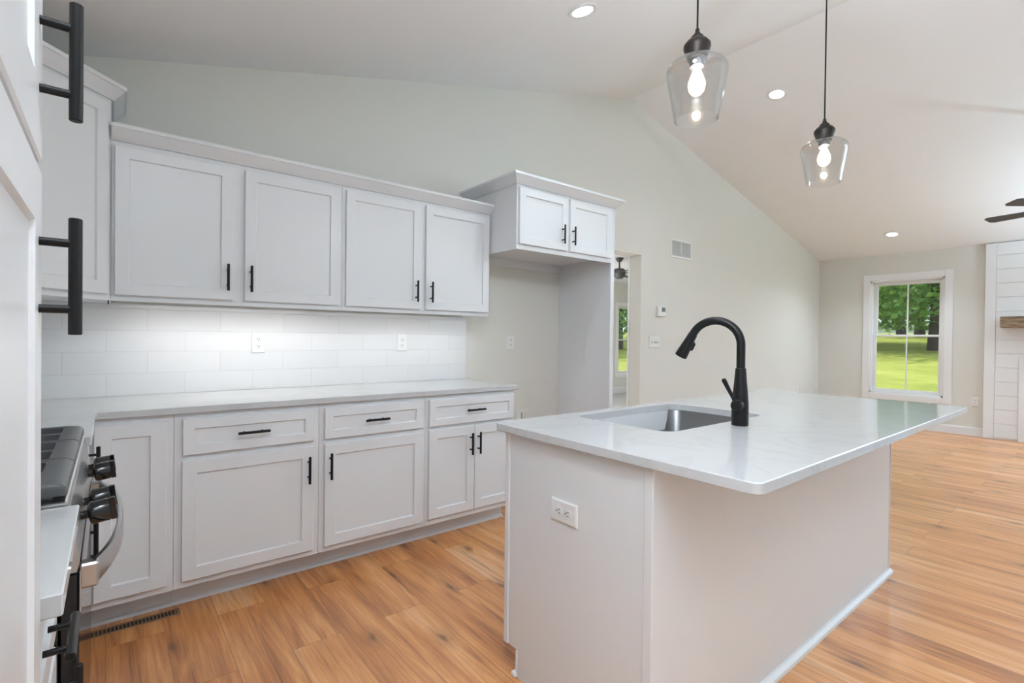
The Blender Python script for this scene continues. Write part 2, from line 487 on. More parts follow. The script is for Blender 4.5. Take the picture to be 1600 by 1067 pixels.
# window on the far wall
def window(name, axis_x, y0, y1, z0, z1, casing, two_cols=True):
    """opening in a wall x = axis_x, seen from -x"""
    w = thing(name, '', ''); del w['label']; del w['category']; w['kind'] = 'structure'
    w.location = (axis_x, (y0 + y1) / 2, z0)
    bm = BM(); c = casing; X = axis_x
    for a in ((y0 - c, y0, z0 - c, z1 + c), (y1, y1 + c, z0 - c, z1 + c), (y0, y1, z1, z1 + c), (y0, y1, z0 - c, z0)):
        box(bm, X - .018, X + .001, *a, bev=.003)
    obj('window_casing', bm, 'trim', w, world=True)
    bm = BM(); j = .022
    for a in ((y0, y0 + j, z0, z1), (y1 - j, y1, z0, z1), (y0, y1, z1 - j, z1), (y0, y1, z0, z0 + j)):
        box(bm, X - .004, X + .139, *a)
    obj('window_jamb', bm, 'trim', w, world=True)
    bm = BM(); f = .05; zm = z0 + (z1 - z0) * .51
    a0, a1, b0, b1 = y0 + j, y1 - j, z0 + j, z1 - j
    for a in ((a0, a0 + f, zm, b1), (a1 - f, a1, zm, b1), (a0 + f, a1 - f, b1 - f, b1), (a0 + f, a1 - f, zm - .016, zm + .016)):
        box(bm, X + .085, X + .115, *a, bev=.003)
    ym = (y0 + y1) / 2
    if two_cols: box(bm, X + .094, X + .106, ym - .008, ym + .008, zm + .016, b1 - f)
    us = obj('upper_sash', bm, 'plastic', w, world=True)
    bm = BM(); g = .045
    for a in ((a0, a0 + g, b0, zm + .014), (a1 - g, a1, b0, zm + .014), (a0 + g, a1 - g, zm - .014, zm + .014), (a0 + g, a1 - g, b0, b0 + g)):
        box(bm, X + .05, X + .082, *a, bev=.003)
    if two_cols: box(bm, X + .06, X + .072, ym - .008, ym + .008, b0 + g, zm - .014)
    ls = obj('lower_sash', bm, 'plastic', w, world=True)
    obj('pane', box(BM(), X + .098, X + .102, a0 + f, a1 - f, zm + .016, b1 - f), 'pane', us, world=True)
    obj('pane', box(BM(), X + .064, X + .068, a0 + g, a1 - g, b0 + g, zm - .014), 'pane', ls, world=True)
    return w
window('window_1', XR, WY0, WY1, WZ0, WZ1, .09)

# shiplap chimney breast on the far wall
XC, YC = 9.55, -1.972
bm = BM()
box(bm, XC + .012, XR, YF + .13, YC, 0, ZR - .0)                                          # backing
n_b = 14; pitch = .1795; z0 = .04
z = -.02
zb = 2.353 - 13 * pitch
for k in range(-1, 15):
    a, b_ = max(0.0, zb + k * pitch + .002), min(ZR - .005, zb + (k + 1) * pitch - .002)
    if b_ - a > .02: box(bm, XC, XC + .014, YF + .13, YC - .105, a, b_, bev=.0015)
struct('trim_1', bm, 'trim')
struct('trim_2', box(BM(), XC - .008, XC + .012, YC - .103, YC, 0, ZR - .004, bev=.002), 'trim')
bm = BM(); box(bm, XC - .012, XC - .0005, -2.39, -2.296, 0, 1.06, bev=.002); box(bm, XC - .012, XC - .0005, -3.9, -2.39, .97, 1.06, bev=.002)
struct('trim_3', bm, 'trim')
ml = thing('mantel_beam', 'rough brown wood mantel beam on the white shiplap at the right edge', 'mantel', (9.44, -2.8, 1.424))
obj('beam', box(BM(), 9.335, XC, -3.75, -2.143, 1.424, 1.562, bev=.008, seg=2), 'mantel', ml, world=True)

# trim under the base cabinets
bm = BM()
moulding(bm, [(.615, -.49), (2.79, -.49)], [(0, 0), (.016, 0), (.012, .012), (0, .018)])
struct('trim_4', bm, 'cab')

# the room seen through the doorway
bm = BM(); box(bm, 3.2, 11.1, .0, 4.25, -.1, .0)
struct('floor_beyond', bm, 'hall_floor')
struct('ceiling_beyond', box(BM(), 3.2, 11.1, .14, 4.25, 2.50, 2.6), 'ceiling')
BW = (9.60, 10.45, .44, 1.97)
bm = BM()
for a in ((3.2, BW[0], 0, 2.5), (BW[1], 11.1, 0, 2.5), (BW[0], BW[1], 0, BW[2]), (BW[0], BW[1], BW[3], 2.5)):
    box(bm, a[0], a[1], 4.1, 4.25, a[2], a[3])
struct('wall_beyond', bm, 'wall')
struct('wall_beyond_right', box(BM(), 11.0, 11.1, .14, 4.1, 0, 2.5), 'wall')
struct('wall_beyond_left', box(BM(), 3.2, 3.3, .14, 4.1, 0, 2.5), 'wall')
struct('baseboard_beyond', moulding(BM(), [(3.3, 4.1), (11.0, 4.1)], [(0, 0), (.014, 0), (.014, .12), (0, .135)]), 'trim')
bm = BM(); box(bm, DX1 - .006, DX1 + .07, .1405, .165, 0, DZ + .07, bev=.002); box(bm, DX0, DX1 + .07, .1405, .165, DZ - .004, DZ + .07, bev=.002)
struct('door_1', bm, 'trim')
# its window (built facing -y)
w2 = thing('window_2', '', '', ((BW[0] + BW[1]) / 2, 4.1, BW[2])); del w2['label']; del w2['category']; w2['kind'] = 'structure'
bm = BM(); c = .085
for a in ((BW[0] - c, BW[0], BW[2] - c, BW[3] + c), (BW[1], BW[1] + c, BW[2] - c, BW[3] + c), (BW[0], BW[1], BW[3], BW[3] + c), (BW[0], BW[1], BW[2] - c, BW[2])):
    box(bm, a[0], a[1], 4.08, 4.101, a[2], a[3], bev=.003)
obj('window_casing', bm, 'trim', w2, world=True)
bm = BM(); zm = BW[2] + (BW[3] - BW[2]) * .5
for a in ((BW[0], BW[0] + .05, BW[2], BW[3]), (BW[1] - .05, BW[1], BW[2], BW[3]), (BW[0], BW[1], BW[3] - .05, BW[3]), (BW[0], BW[1], BW[2], BW[2] + .05), (BW[0] + .05, BW[1] - .05, zm - .018, zm + .018)):
    box(bm, a[0], a[1], 4.16, 4.2, a[2], a[3])
obj('sash', bm, 'plastic', w2, world=True)
obj('pane', box(BM(), BW[0] + .05, BW[1] - .05, 4.178, 4.182, BW[2] + .05, BW[3] - .05), 'pane', w2, world=True)

# unseen pale rugs, added to keep the floor's bounce light neutral
for a_, b_ in (((.9, 4.6), 'pale grey rug added behind the camera for neutral bounce light'), ((4.9, 9.3), 'pale grey rug added below the frame for neutral bounce light')):
    tag(obj('bounce_rug', box(BM(), a_[0], a_[1], -6.0, -3.75, .0005, .012, bev=.003), 'rug'), b_, 'rug')

# ------------------------------------------------------------------ handles shared by every door and drawer
def pull_mesh(L=.135, cc=.076):
    bm = BM()
    tube(bm, [(0, -.031, -L / 2), (0, -.031, -L / 2 + .001), (0, -.031, L / 2 - .001), (0, -.031, L / 2)], [.0055, .0065, .0065, .0055], 20)
    for s in (-1, 1): tube(bm, [(0, 0, s * cc / 2), (0, -.031, s * cc / 2)], .0048, 14)
    return finish(bm, 'handle', 'black', True)
PULL = pull_mesh()

def handle(parent, x, z, t=.02, horizontal=False):
    o = obj('handle', None, None, parent, mesh=PULL)
    o.location = (x, -t, z)
    if horizontal: o.rotation_euler = (0, math.pi / 2, 0)
    return o

def door(root, kind, x0, x1, z0, z1, depth, pull=None, rail=.055, horiz=False, rec=.009):
    """pull = (x, z) in cabinet coordinates"""
    d = obj(kind, shaker(x1 - x0, z1 - z0, rail, rec=rec), 'cab', root, loc=(x0, -depth, z0))
    if pull: handle(d, pull[0] - x0, pull[1] - z0, .02, horiz)
    return d

# ------------------------------------------------------------------ base cabinets along the back wall
ZB0, ZB1, DB = .115, .884, .61
def base_cabinet(name, label, x0, x1, loc, rotz=0, group='white base cabinets', toe=True, depth=DB):
    c = thing(name, label, 'cabinet', loc, rotz, group)
    obj('cabinet_body', box(BM(), x0, x1, -depth, -.003, ZB0, ZB1, bev=.0015), 'cab', c)
    if toe: obj('toe_kick', box(BM(), x0, x1, -depth + .12, -.02, 0, ZB0), 'cab', c)
    return c

c2 = base_cabinet('base_cabinet', 'white base cabinet with wide door hinged left, beside the corner cabinet', .896, 1.511, (0, 0, 0))
door(c2, 'drawer', .926, 1.483, .700, .857, DB, (1.204, .779), .042, True)
door(c2, 'door', .924, 1.482, .147, .673, DB, (1.4545, .560))
c3 = base_cabinet('base_cabinet', 'white base cabinet with handle at the left of its door, middle of the back run', 1.512, 2.121, (0, 0, 0))
door(c3, 'drawer', 1.537, 2.100, .700, .857, DB, (1.811, .780), .042, True)
door(c3, 'door', 1.538, 2.102, .147, .673, DB, (1.5625, .563))
c4 = base_cabinet('base_cabinet', 'white base cabinet with two doors under one drawer at the fridge alcove', 2.122, 2.79, (0, 0, 0))
door(c4, 'drawer', 2.143, 2.778, .700, .857, DB, (2.458, .781), .042, True)
door(c4, 'door', 2.142, 2.463, .153, .680, DB, (2.430, .571))
door(c4, 'door', 2.466, 2.778, .153, .680, DB, (2.489, .571))

# corner cabinet: an L body with a door on each leg
cc = thing('corner_cabinet', 'white corner base cabinet with two full-height doors meeting behind the range', 'cabinet', (0, 0, 0), 0, 'white base cabinets')
bm = BM(); prism(bm, [(.001, -.001), (.895, -.001), (.895, -.61), (.595, -.61), (.595, -.900), (.001, -.900)], ZB0, ZB1, 'z')
obj('cabinet_body', bm, 'cab', cc)
bm = BM(); prism(bm, [(.02, -.02), (.895, -.02), (.895, -.49), (.475, -.49), (.475, -.900), (.02, -.900)], 0, ZB0, 'z')
obj('toe_kick', bm, 'cab', cc)
door(cc, 'door', .628, .868, .147, .857, DB)
ld = obj('door', shaker(.24, .71, .055), 'cab', cc, loc=(.595, -.872, .147)); ld.rotation_euler = (0, 0, math.pi / 2)
handle(ld, .035, .60)

# left wall: narrow cabinet, range, narrow cabinet, pantry (local x runs towards the corner)
LF = .595
cl = base_cabinet('base_cabinet', 'narrow white base cabinet between the corner cabinet and the far side of the range', 0, .312, (0, -1.213, 0), math.pi / 2, depth=LF)
door(cl, 'drawer', .02, .292, .700, .857, LF, (.156, .779), .042, True)
door(cl, 'door', .02, .292, .147, .673, LF, (.045, .565))
NF = .587
cn = base_cabinet('base_cabinet', 'narrow white base cabinet between the near side of the range and the tall pantry', 0, .398, (0, -2.400, 0), math.pi / 2, depth=NF)
door(cn, 'drawer', .02, .378, .700, .857, NF, (.175, .779), .042, True)
door(cn, 'door', .02, .378, .147, .673, NF, (.350, .575))

pt = thing('pantry_cabinet', 'tall white pantry cabinet filling the left edge, with two long black pulls', 'cabinet', (0, -3.02, 0), math.pi / 2)
obj('cabinet_body', box(BM(), .001, .617, -.597, -.003, .115, 2.28, bev=.0015), 'cab', pt)
obj('toe_kick', box(BM(), .001, .617, -.52, -.02, 0, .115), 'cab', pt)
door(pt, 'door', .015, .605, 1.432, 2.25, .597, (.574, 1.5455), .078, rec=.005)
door(pt, 'door', .015, .605, .147, 1.420, .597, (.574, 1.298), .065, rec=.005)

# ------------------------------------------------------------------ countertops
bm = BM()
prism(bm, [(.002, -.011), (2.812, -.011), (2.812, -.635), (.635, -.635), (.635, -1.214), (.002, -1.214)], .885, .914, 'z')
bmesh.ops.bevel(bm, geom=[e for e in bm.edges], offset=.002, segments=1, affect='EDGES')
tag(obj('countertop', bm, 'quartz'), 'white quartz countertop along the back wall, turning the corner to the range', 'countertop')
bm = box(BM(), .002, .636, -2.400, -1.994, .885, .914, bev=.002)
tag(obj('countertop', bm, 'quartz'), 'short white quartz countertop between the range and the tall pantry', 'countertop')

# backsplash
bm = BM(); box(bm, 0.0, 2.80, -.010, -.0005, .914, 1.38)
struct('trim_5', bm, 'tile')
bm = BM(); box(bm, .0005, .010, -2.39, -.0105, .914, 1.38)
struct('trim_6', bm, 'tile')

# ------------------------------------------------------------------ wall cabinets
ZU0, ZU1, DU = 1.38, 2.118, .305
def wall_cabinet(label, x0, x1, doors):
    c = thing('wall_cabinet', label, 'cabinet', (0, 0, 0), 0, 'white wall cabinets')
    bm = BM()
    box(bm, x0, x1, -DU, -.0005, ZU0 + .018, ZU1, bev=.0015)
    box(bm, x0, x1, -DU, -DU + .02, ZU0, ZU0 + .0185)
    obj('cabinet_body', bm, 'cab', c)
    for a, b_, px in doors: door(c, 'door', a, b_, 1.407, 2.083, DU, (px, 1.520), .052)
    return c
wall_cabinet('white wall cabinet with two wide doors, beside the diagonal corner cabinet', .679, 1.731, [(.691, 1.167, 1.1415), (1.221, 1.714, 1.248)])
wall_cabinet('white wall cabinet with two narrower doors, against the taller fridge cabinet', 1.732, 2.797, [(1.752, 2.241, 2.205), (2.277, 2.783, 2.3115)])
CROWN = [(0, 0), (.010, 0), (.016, .008), (.050, .046), (.056, .048), (.056, .064), (0, .064)]
def crown(path, z, s=1.0): return moulding(BM(), path, [(o * s, z + h * s) for o, h in CROWN])
tag(obj('crown_moulding', crown([(.679, -DU), (2.797, -DU)], 2.107), 'cab'), 'long white crown moulding on top of the wall cabinets over the backsplash', 'moulding')

# diagonal corner wall cabinet
dc = thing('corner_wall_cabinet', 'white diagonal corner wall cabinet, taller than the ones to its right', 'cabinet', (0, 0, 0), 0, 'white wall cabinets')
DA, DBp = Vector((.678, -.305)), Vector((.305, -.678))
bm = BM(); prism(bm, [(.001, -.011), (.678, -.011), (DA.x, DA.y), (DBp.x, DBp.y), (.001, -.678)], ZU0, 2.30, 'z')
obj('cabinet_body', bm, 'cab', dc)
dd = (DA - DBp); Ld = dd.length; ang = math.atan2(dd.y, dd.x)
dr = obj('door', shaker(Ld - .06, .855, .055), 'cab', dc)
nrm = Vector((math.sin(ang), -math.cos(ang)))
st = DBp + dd.normalized() * .03
dr.location = (st.x, st.y, 1.407); dr.rotation_euler = (0, 0, ang)
handle(dr, .03, .113)
obj('crown', moulding(BM(), [(.001, -.678), tuple(DBp), tuple(DA), (.678, -.011)], [(o * 1.0, 2.283 + h) for o, h in CROWN]), 'cab', dc)

# cabinet over the fridge alcove with its tall end panel
fc = thing('fridge_cabinet', 'white deep cabinet above the empty fridge alcove with a panel down to the floor', 'cabinet', (0, 0, 0), 0, 'white wall cabinets')
bm = BM()
box(bm, 2.7975, 3.782, -.61, -.001, 1.868, 2.285, bev=.0015)
box(bm, 2.7975, 2.8175, -.61, -.001, 1.828, 1.869)
box(bm, 2.8175, 3.782, -.61, -.59, 1.828, 1.869)
box(bm, 2.8175, 3.782, -.021, -.001, 1.80, 1.869)
obj('cabinet_body', bm, 'cab', fc)
bm = BM(); box(bm, 3.783, 3.803, -.61, -.001, 0, 2.285, bev=.001); box(bm, 3.762, 3.7835, -.61, -.592, 0, 1.828, bev=.001)
obj('side_panel', bm, 'cab', fc)
door(fc, 'door', 2.811, 3.264, 1.862, 2.243, .61, (3.204, 1.973), .052)
door(fc, 'door', 3.288, 3.746, 1.862, 2.243, .61, (3.309, 1.973), .052)
obj('crown', moulding(BM(), [(2.7975, -.001), (2.7975, -.61), (3.803, -.61), (3.803, -.001)], [(o * 1.1, 2.262 + h * 1.0) for o, h in CROWN]), 'cab', fc)

# under-cabinet light strips
def under_light(x0, x1, label, power=UNDER_POWER):
    t = thing('under_cabinet_light', label, 'light', ((x0 + x1) / 2, -.255, ZU0), 0, 'under-cabinet light bars')
    obj('housing', box(BM(), x0, x1, -.275, -.235, ZU0 + .006, ZU0 + .018, bev=.002), 'plastic', t, world=True)
    obj('diffuser', box(BM(), x0 + .01, x1 - .01, -.27, -.24, ZU0 + .003, ZU0 + .006), 'led', t, world=True)
    ld_ = bpy.data.lights.new('strip', 'AREA'); ld_.shape = 'RECTANGLE'; ld_.size = x1 - x0 - .04; ld_.size_y = .03; ld_.energy = power; ld_.color = (1, .99, .97)
    lo = bpy.data.objects.new('strip', ld_); COL.objects.link(lo); lo.parent = t; lo.location = (0, 0, .001)
under_light(.74, 1.70, 'slim white light bar under the left wall cabinet pair', UNDER_POWER * 1.2)
under_light(1.76, 2.74, 'slim white light bar under the right wall cabinet pair', UNDER_POWER * .62)
under_light(.16, .60, 'slim white light bar under the diagonal corner cabinet', UNDER_POWER * 1.1)
tag(obj('cable_clip', box(BM(), .668, .673, -.312, -.304, 1.362, 1.3795, bev=.001), 'black'), 'tiny black cable end under the diagonal corner cabinet', 'cable')

# ------------------------------------------------------------------ kitchen island
IX0, IX1, IY0, IY1 = 1.835, 3.922, -2.405, -1.754
isl = thing('kitchen_island', 'white island base with plain panels on the oak floor', 'island', ((IX0 + IX1) / 2, -2.08, 0))
bm = BM()
box(bm, IX0 + .0205, IX1 - .001, IY1 - .02, IY1, .115, .884); box(bm, IX0 + .0205, IX1 - .001, IY0 + .012, IY0 + .03, .115, .884)
box(bm, IX0 + .0205, IX0 + .036, IY0 + .03, IY1 - .02, .115, .884); box(bm, IX1 - .02, IX1 - .001, IY0 + .03, IY1 - .02, .115, .884)
box(bm, IX0 + .0205, IX1 - .001, IY0 + .012, IY1 - .08, 0, .115)
obj('cabinet_body', bm, 'cab', isl, world=True)
bm = BM(); prism(bm, [(IY0 + .03, 0), (-1.832, 0), (-1.832, .1), (-1.778, .1), (-1.778, .884), (IY0 + .03, .884)], IX0, IX0 + .02, 'x')
obj('end_panel', bm, 'cab', isl, world=True)
obj('front_stile', box(BM(), IX0 - .006, IX0 + .02, -1.7775, IY1, .1, .884, bev=.002), 'cab', isl, world=True)
obj('corner_stile', box(BM(), IX0 - .006, IX0 + .02, IY0, IY0 + .0295, 0, .884, bev=.002), 'cab', isl, world=True)
obj('back_panel', box(BM(), IX0 + .0205, IX1, IY0 + .002, IY0 + .0115, 0, .884), 'cab', isl, world=True)
obj('end_trim', box(BM(), IX1 - .001, IX1 + .008, IY0 - .002, IY0 + .03, .0, .884, bev=.002), 'cab', isl, world=True)
obj('shoe_moulding', moulding(BM(), [(IX0 + .02, IY0 + .003), (IX1 + .018, IY0 + .003)], [(0, 0), (.022, 0), (.02, .012), (.008, .022), (0, .024)]), 'cab', isl, world=True)
bm = BM(); box(bm, IX0 - .004, IX0 + .02, -1.8318, -1.822, 0, .1, bev=.002)
obj('toe_end', bm, 'cab', isl, world=True)
obj('toe_shoe', box(BM(), IX0 - .012, IX0 + .02, -1.83, -1.806, 0, .018, bev=.006, seg=2), 'cab', isl, world=True)

# island countertop with the sink cut-out
TX0, TX1, TY0, TY1 = 1.806, 4.005, -2.700, -1.712
SX0, SX1, SY0, SY1 = 2.165, 2.872, -2.224, -1.772
def L3(x0, x1, y0, y1, r, z, k=6): return [(x, y, z) for x, y in rrect(x0, x1, y0, y1, r, k)]
bm = BM()
o_ = .0025
rings = [L3(SX0, SX1, SY0, SY1, .065, .885), L3(SX0, SX1, SY0, SY1, .065, .9125), L3(SX0 - .0015, SX1 + .0015, SY0 - .0015, SY1 + .0015, .0665, .914),
         L3(TX0 + o_, TX1 - o_, TY0 + o_, TY1 - o_, .0225, .914), L3(TX0, TX1, TY0, TY1, .025, .914 - o_), L3(TX0, TX1, TY0, TY1, .025, .885 + o_), L3(TX0 + o_, TX1 - o_, TY0 + o_, TY1 - o_, .0225, .885)]
rg = [[bm.verts.new(p) for p in L] for L in rings]
for a, b_ in list(zip(rg, rg[1:])) + [(rg[-1], rg[0])]:
    n_ = len(a)
    for k in range(n_): bm.faces.new((a[k], a[(k + 1) % n_], b_[(k + 1) % n_], b_[k]))
bmesh.ops.recalc_face_normals(bm, faces=bm.faces)
tag(obj('island_countertop', bm, 'quartz'), 'glossy white quartz island top with sink cut-out and rounded corners', 'countertop')

sk = thing('kitchen_sink', 'undermount stainless steel sink set into the island top', 'sink', ((SX0 + SX1) / 2, (SY0 + SY1) / 2, .66))
bm = BM(); e_ = .012
loops(bm, [L3(SX0 - .02, SX1 + .02, SY0 - .02, SY1 + .02, .08, .884), L3(SX0 - e_ * .3, SX1 + e_ * .3, SY0 - e_ * .3, SY1 + e_ * .3, .066, .884), L3(SX0 - .002, SX1 + .002, SY0 - .002, SY1 + .002, .066, .880),
           L3(SX0 + .006, SX1 - .006, SY0 + .006, SY1 - .006, .064, .70), L3(SX0 + .012, SX1 - .012, SY0 + .012, SY1 - .012, .060, .682), L3(SX0 + .03, SX1 - .03, SY0 + .03, SY1 - .03, .05, .672),
           L3(SX0 + .2, SX1 - .2, SY0 + .15, SY1 - .15, .04, .670)], False, True)
obj('basin', bm, 'sink_steel', sk, True, world=True)
obj('drain', lathe(BM(), [(0, .004), (.03, .002), (.042, .003), (.045, 0), (.045, -.01), (0, -.01)], ((SX0 + SX1) / 2, (SY0 + SY1) / 2, .6715)), 'steel', sk, True, world=True)

# ------------------------------------------------------------------ faucet
fx, fy, fz = 2.524, -2.291, .914
fa = thing('kitchen_faucet', 'tall matte black pull-down faucet beside the island sink', 'faucet', (fx, fy, fz))
obj('body', lathe(BM(), [(0, 0), (.0295, 0), (.030, .003), (.030, .05), (.0295, .08), (.027, .115), (.0225, .16), (.0195, .20), (.0185, .212), (.0165, .214), (0, .214)], n=40), 'black', fa, True)
pts, rr = [], []
Hs, Ra = .300, .092
for k in range(6): pts.append((0, 0, .20 + (Hs - .20) * k / 5))
dirx, diry = -.30, .954
for k in range(1, 27):
    a = math.radians(180 - k * 155 / 26)
    s = Ra + Ra * math.cos(a)
    pts.append((dirx * s, diry * s, Hs + Ra * math.sin(a)))
obj('spout', tube(BM(), pts, .0155, 24), 'black', fa, True)
p1, p0 = Vector(pts[-1]), Vector(pts[-2]); d_ = (p1 - p0).normalized()
obj('spray_head', tube(BM(), [p1 - d_ * .002, p1 + d_ * .004, p1 + d_ * .012, p1 + d_ * .03, p1 + d_ * .085, p1 + d_ * .098, p1 + d_ * .100], [.0165, .0175, .0175, .0185, .0235, .024, .0215], 24), 'black', fa, True)
q_ = p1 + d_ * .05; out = Vector((-dirx, -diry, 0)).normalized()
side = Vector((.6, -.8, -.1)).normalized()
obj('spray_button', tube(BM(), [q_ + side * .017 - d_ * .016, q_ + side * .021 - d_ * .01, q_ + side * .023 + d_ * .012, q_ + side * .021 + d_ * .018], [.006, .0085, .0085, .006], 14), 'black', fa, True)
hub = Vector((-.97, -.22, 0)).normalized()
hz = Vector((0, 0, .078))
hd = obj('handle_hub', tube(BM(), [hz + hub * .012, hz + hub * .05, hz + hub * .054, hz + hub * .057], [.0205, .0205, .0205, .018], 24), 'black', fa, True)
b0 = hz + hub * .046
lv = Vector((-.42, .25, .87)).normalized()
obj('lever', tube(BM(), [b0, b0 + lv * .03, b0 + lv * .108, b0 + lv * .112], [.006, .0062, .0085, .0065], 14), 'black', hd, True)

# ------------------------------------------------------------------ outlets, switches, vents
def outlet_thing(label, loc, rotz, roll=False, group='white power outlets', kind='outlet'):
    """plate facing local -y, centre at loc"""
    t = thing('power_outlet', label, 'outlet', loc, rotz, group)
    hw, hh = (.058, .036) if roll else (.036, .058)
    bm = BM(); loops(bm, [[(-hw, 0, -hh), (hw, 0, -hh), (hw, 0, hh), (-hw, 0, hh)], [(-hw, -.004, -hh), (hw, -.004, -hh), (hw, -.004, hh), (-hw, -.004, hh)], [(-hw + .004, -.007, -hh + .004), (hw - .004, -.007, -hh + .004), (hw - .004, -.007, hh - .004), (-hw + .004, -.007, hh - .004)]], True, True)
    bmesh.ops.recalc_face_normals(bm, faces=bm.faces)
    obj('cover_plate', bm, 'plastic', t)
    for s in (-1, 1):
        ox, oz = (s * .020, 0) if roll else (0, s * .020)
        bm = BM(); prf = [(x, z) for x, z in rrect(-.0165, .0165, -.0135, .0135, .010, 5)]
        A = [[(ox + x, y, oz + z) for x, z in prf] for y in (-.006, -.0088)]
        loops(bm, A, False, True); bmesh.ops.recalc_face_normals(bm, faces=bm.faces)
        r = obj('receptacle', bm, 'plastic', t)
        bm = BM()
        for (a, b2) in ((-.006, .0045), (.006, .0055)):
            if roll: box(bm, ox - b2 * .8 + .003, ox + b2 * .8 + .003, -.0093, -.0085, oz + a - .0012, oz + a + .0012)
            else: box(bm, ox + a - .0012, ox + a + .0012, -.0093, -.0085, oz - b2 * .8 + .003, oz + b2 * .8 + .003)
        if roll: box(bm, ox - .010, ox - .0055, -.0093, -.0085, oz - .0025, oz + .0025)
        else: box(bm, ox - .0025, ox + .0025, -.0093, -.0085, oz - .010, oz - .0055)
        obj('slots', bm, 'dark_slot', r)
    return t
o1 = outlet_thing('white outlet on the backsplash tile under the left wall cabinets', (1.352, -.010, 1.184), 0)
dup(o1, (2.264, -.010, 1.187), 'white outlet on the backsplash tile near the fridge alcove')
dup(o1, (3.240, 0, 1.190), 'white outlet on the bare wall inside the fridge alcove')
dup(o1, (8.80, 0, .47), 'white outlet low on the back wall, just showing above the island top')
dup(o1, (XR, -1.886, .449), 'white outlet on the far wall between the window and the shiplap', -math.pi / 2)
outlet_thing('white outlet turned sideways on the end panel of the island', (IX0, -2.062, .667), -math.pi / 2, True)
t = thing('cable_plate', 'small white plate low on the back wall near the far corner', 'wall plate', (9.29, 0, .43))
obj('cover_plate', box(BM(), -.035, .035, -.007, 0, -.057, .057, bev=.002), 'plastic', t)
obj('socket', lathe(BM(), [(0, .004), (.005, .004), (.008, 0)], (0, 0, 0), 12), 'steel', t).rotation_euler = (math.pi / 2, 0, 0)
t.children[1].location = (0, -.007, 0)

sw = thing('light_switch', 'white three-gang toggle switch plate on the wall right of the doorway', 'switch', (5.195, 0, 1.199))
obj('cover_plate', box(BM(), -.09, .09, -.007, 0, -.060, .060, bev=.003), 'plastic', sw)
for s in (-1, 0, 1): obj('toggle', box(BM(), s * .046 - .005, s * .046 + .005, -.018, -.006, -.011, .009, bev=.002), 'slot_grey', sw)
th = thing('thermostat', 'white wall thermostat above the light switch plate', 'thermostat', (5.299, 0, 1.53))
obj('body', box(BM(), -.070, .070, -.028, 0, -.055, .055, bev=.006, seg=2), 'plastic', th)
obj('screen', box(BM(), -.012, .045, -.030, -.0275, -.005, .042, bev=.0008), 'screen', th)
obj('buttons', box(BM(), .052, .062, -.030, -.0275, -.005, .042, bev=.0008), 'slot_grey', th)

vn = thing('wall_vent', 'white return air grille high on the back wall right of the doorway', 'vent', (5.675, 0, 2.239))
hw, hh = .204, .103
bm = BM()
for a in ((-hw, hw, -hh, -hh + .022), (-hw, hw, hh - .022, hh), (-hw, -hw + .022, -hh + .022, hh - .022), (hw - .022, hw, -hh + .022, hh - .022), (-.007, .007, -hh + .022, hh - .022)):
    box(bm, a[0], a[1], -.009, 0, a[2], a[3], bev=.002)
obj('frame', bm, 'plastic', vn)
bm = BM()
for k in range(13):
    z = -hh + .028 + k * .0125
    for a, b2 in ((-hw + .022, -.007), (.007, hw - .022)):
        prism(bm, [(-.008, z - .004), (-.0065, z - .004), (-.001, z + .004), (-.0025, z + .004)], a, b2, 'x')
obj('louvres', bm, 'plastic', vn)
obj('backing', box(BM(), -hw + .01, hw - .01, -.0009, -.0002, -hh + .01, hh - .01), 'slot_grey', vn)

wb = thing('water_box', 'small white recessed water valve box low in the fridge alcove', 'valve box', (3.366, 0, .565))
bm = BM()
for a in ((-.06, .06, -.07, -.05), (-.06, .06, .05, .07), (-.06, -.04, -.05, .05), (.04, .06, -.05, .05)): box(bm, a[0], a[1], -.01, 0, a[2], a[3], bev=.003)
obj('frame', bm, 'plastic', wb)
obj('back', box(BM(), -.041, .041, -.003, -.0005, -.051, .051), 'plastic', wb)
obj('valve', tube(BM(), [(0, -.006, -.03), (0, -.006, .04)], .006, 12), 'steel', wb, True)

# floor register
rg_ = thing('floor_register', 'bronze floor register with dark slots in front of the corner cabinet', 'vent', (.762, -.575, 0))
bm = BM(); x0, x1, y0, y1 = -.162, .162, -.033, .030
for a in ((x0, x1, y0, y0 + .010), (x0, x1, y1 - .010, y1), (x0, x0 + .012, y0 + .01, y1 - .01), (x1 - .012, x1, y0 + .01, y1 - .01)): box(bm, a[0], a[1], a[2], a[3], 0, .004, bev=.001)
obj('frame', bm, 'vent_bronze', rg_)
bm = BM()
for k in range(23): xx = x0 + .018 + k * .0131; box(bm, xx - .0022, xx + .0022, y0 + .009, y1 - .009, .0006, .0034)
obj('louvres', bm, 'vent_bronze', rg_)
obj('opening', box(BM(), x0 + .01, x1 - .01, y0 + .008, y1 - .008, .0001, .0006), 'dark_slot', rg_)

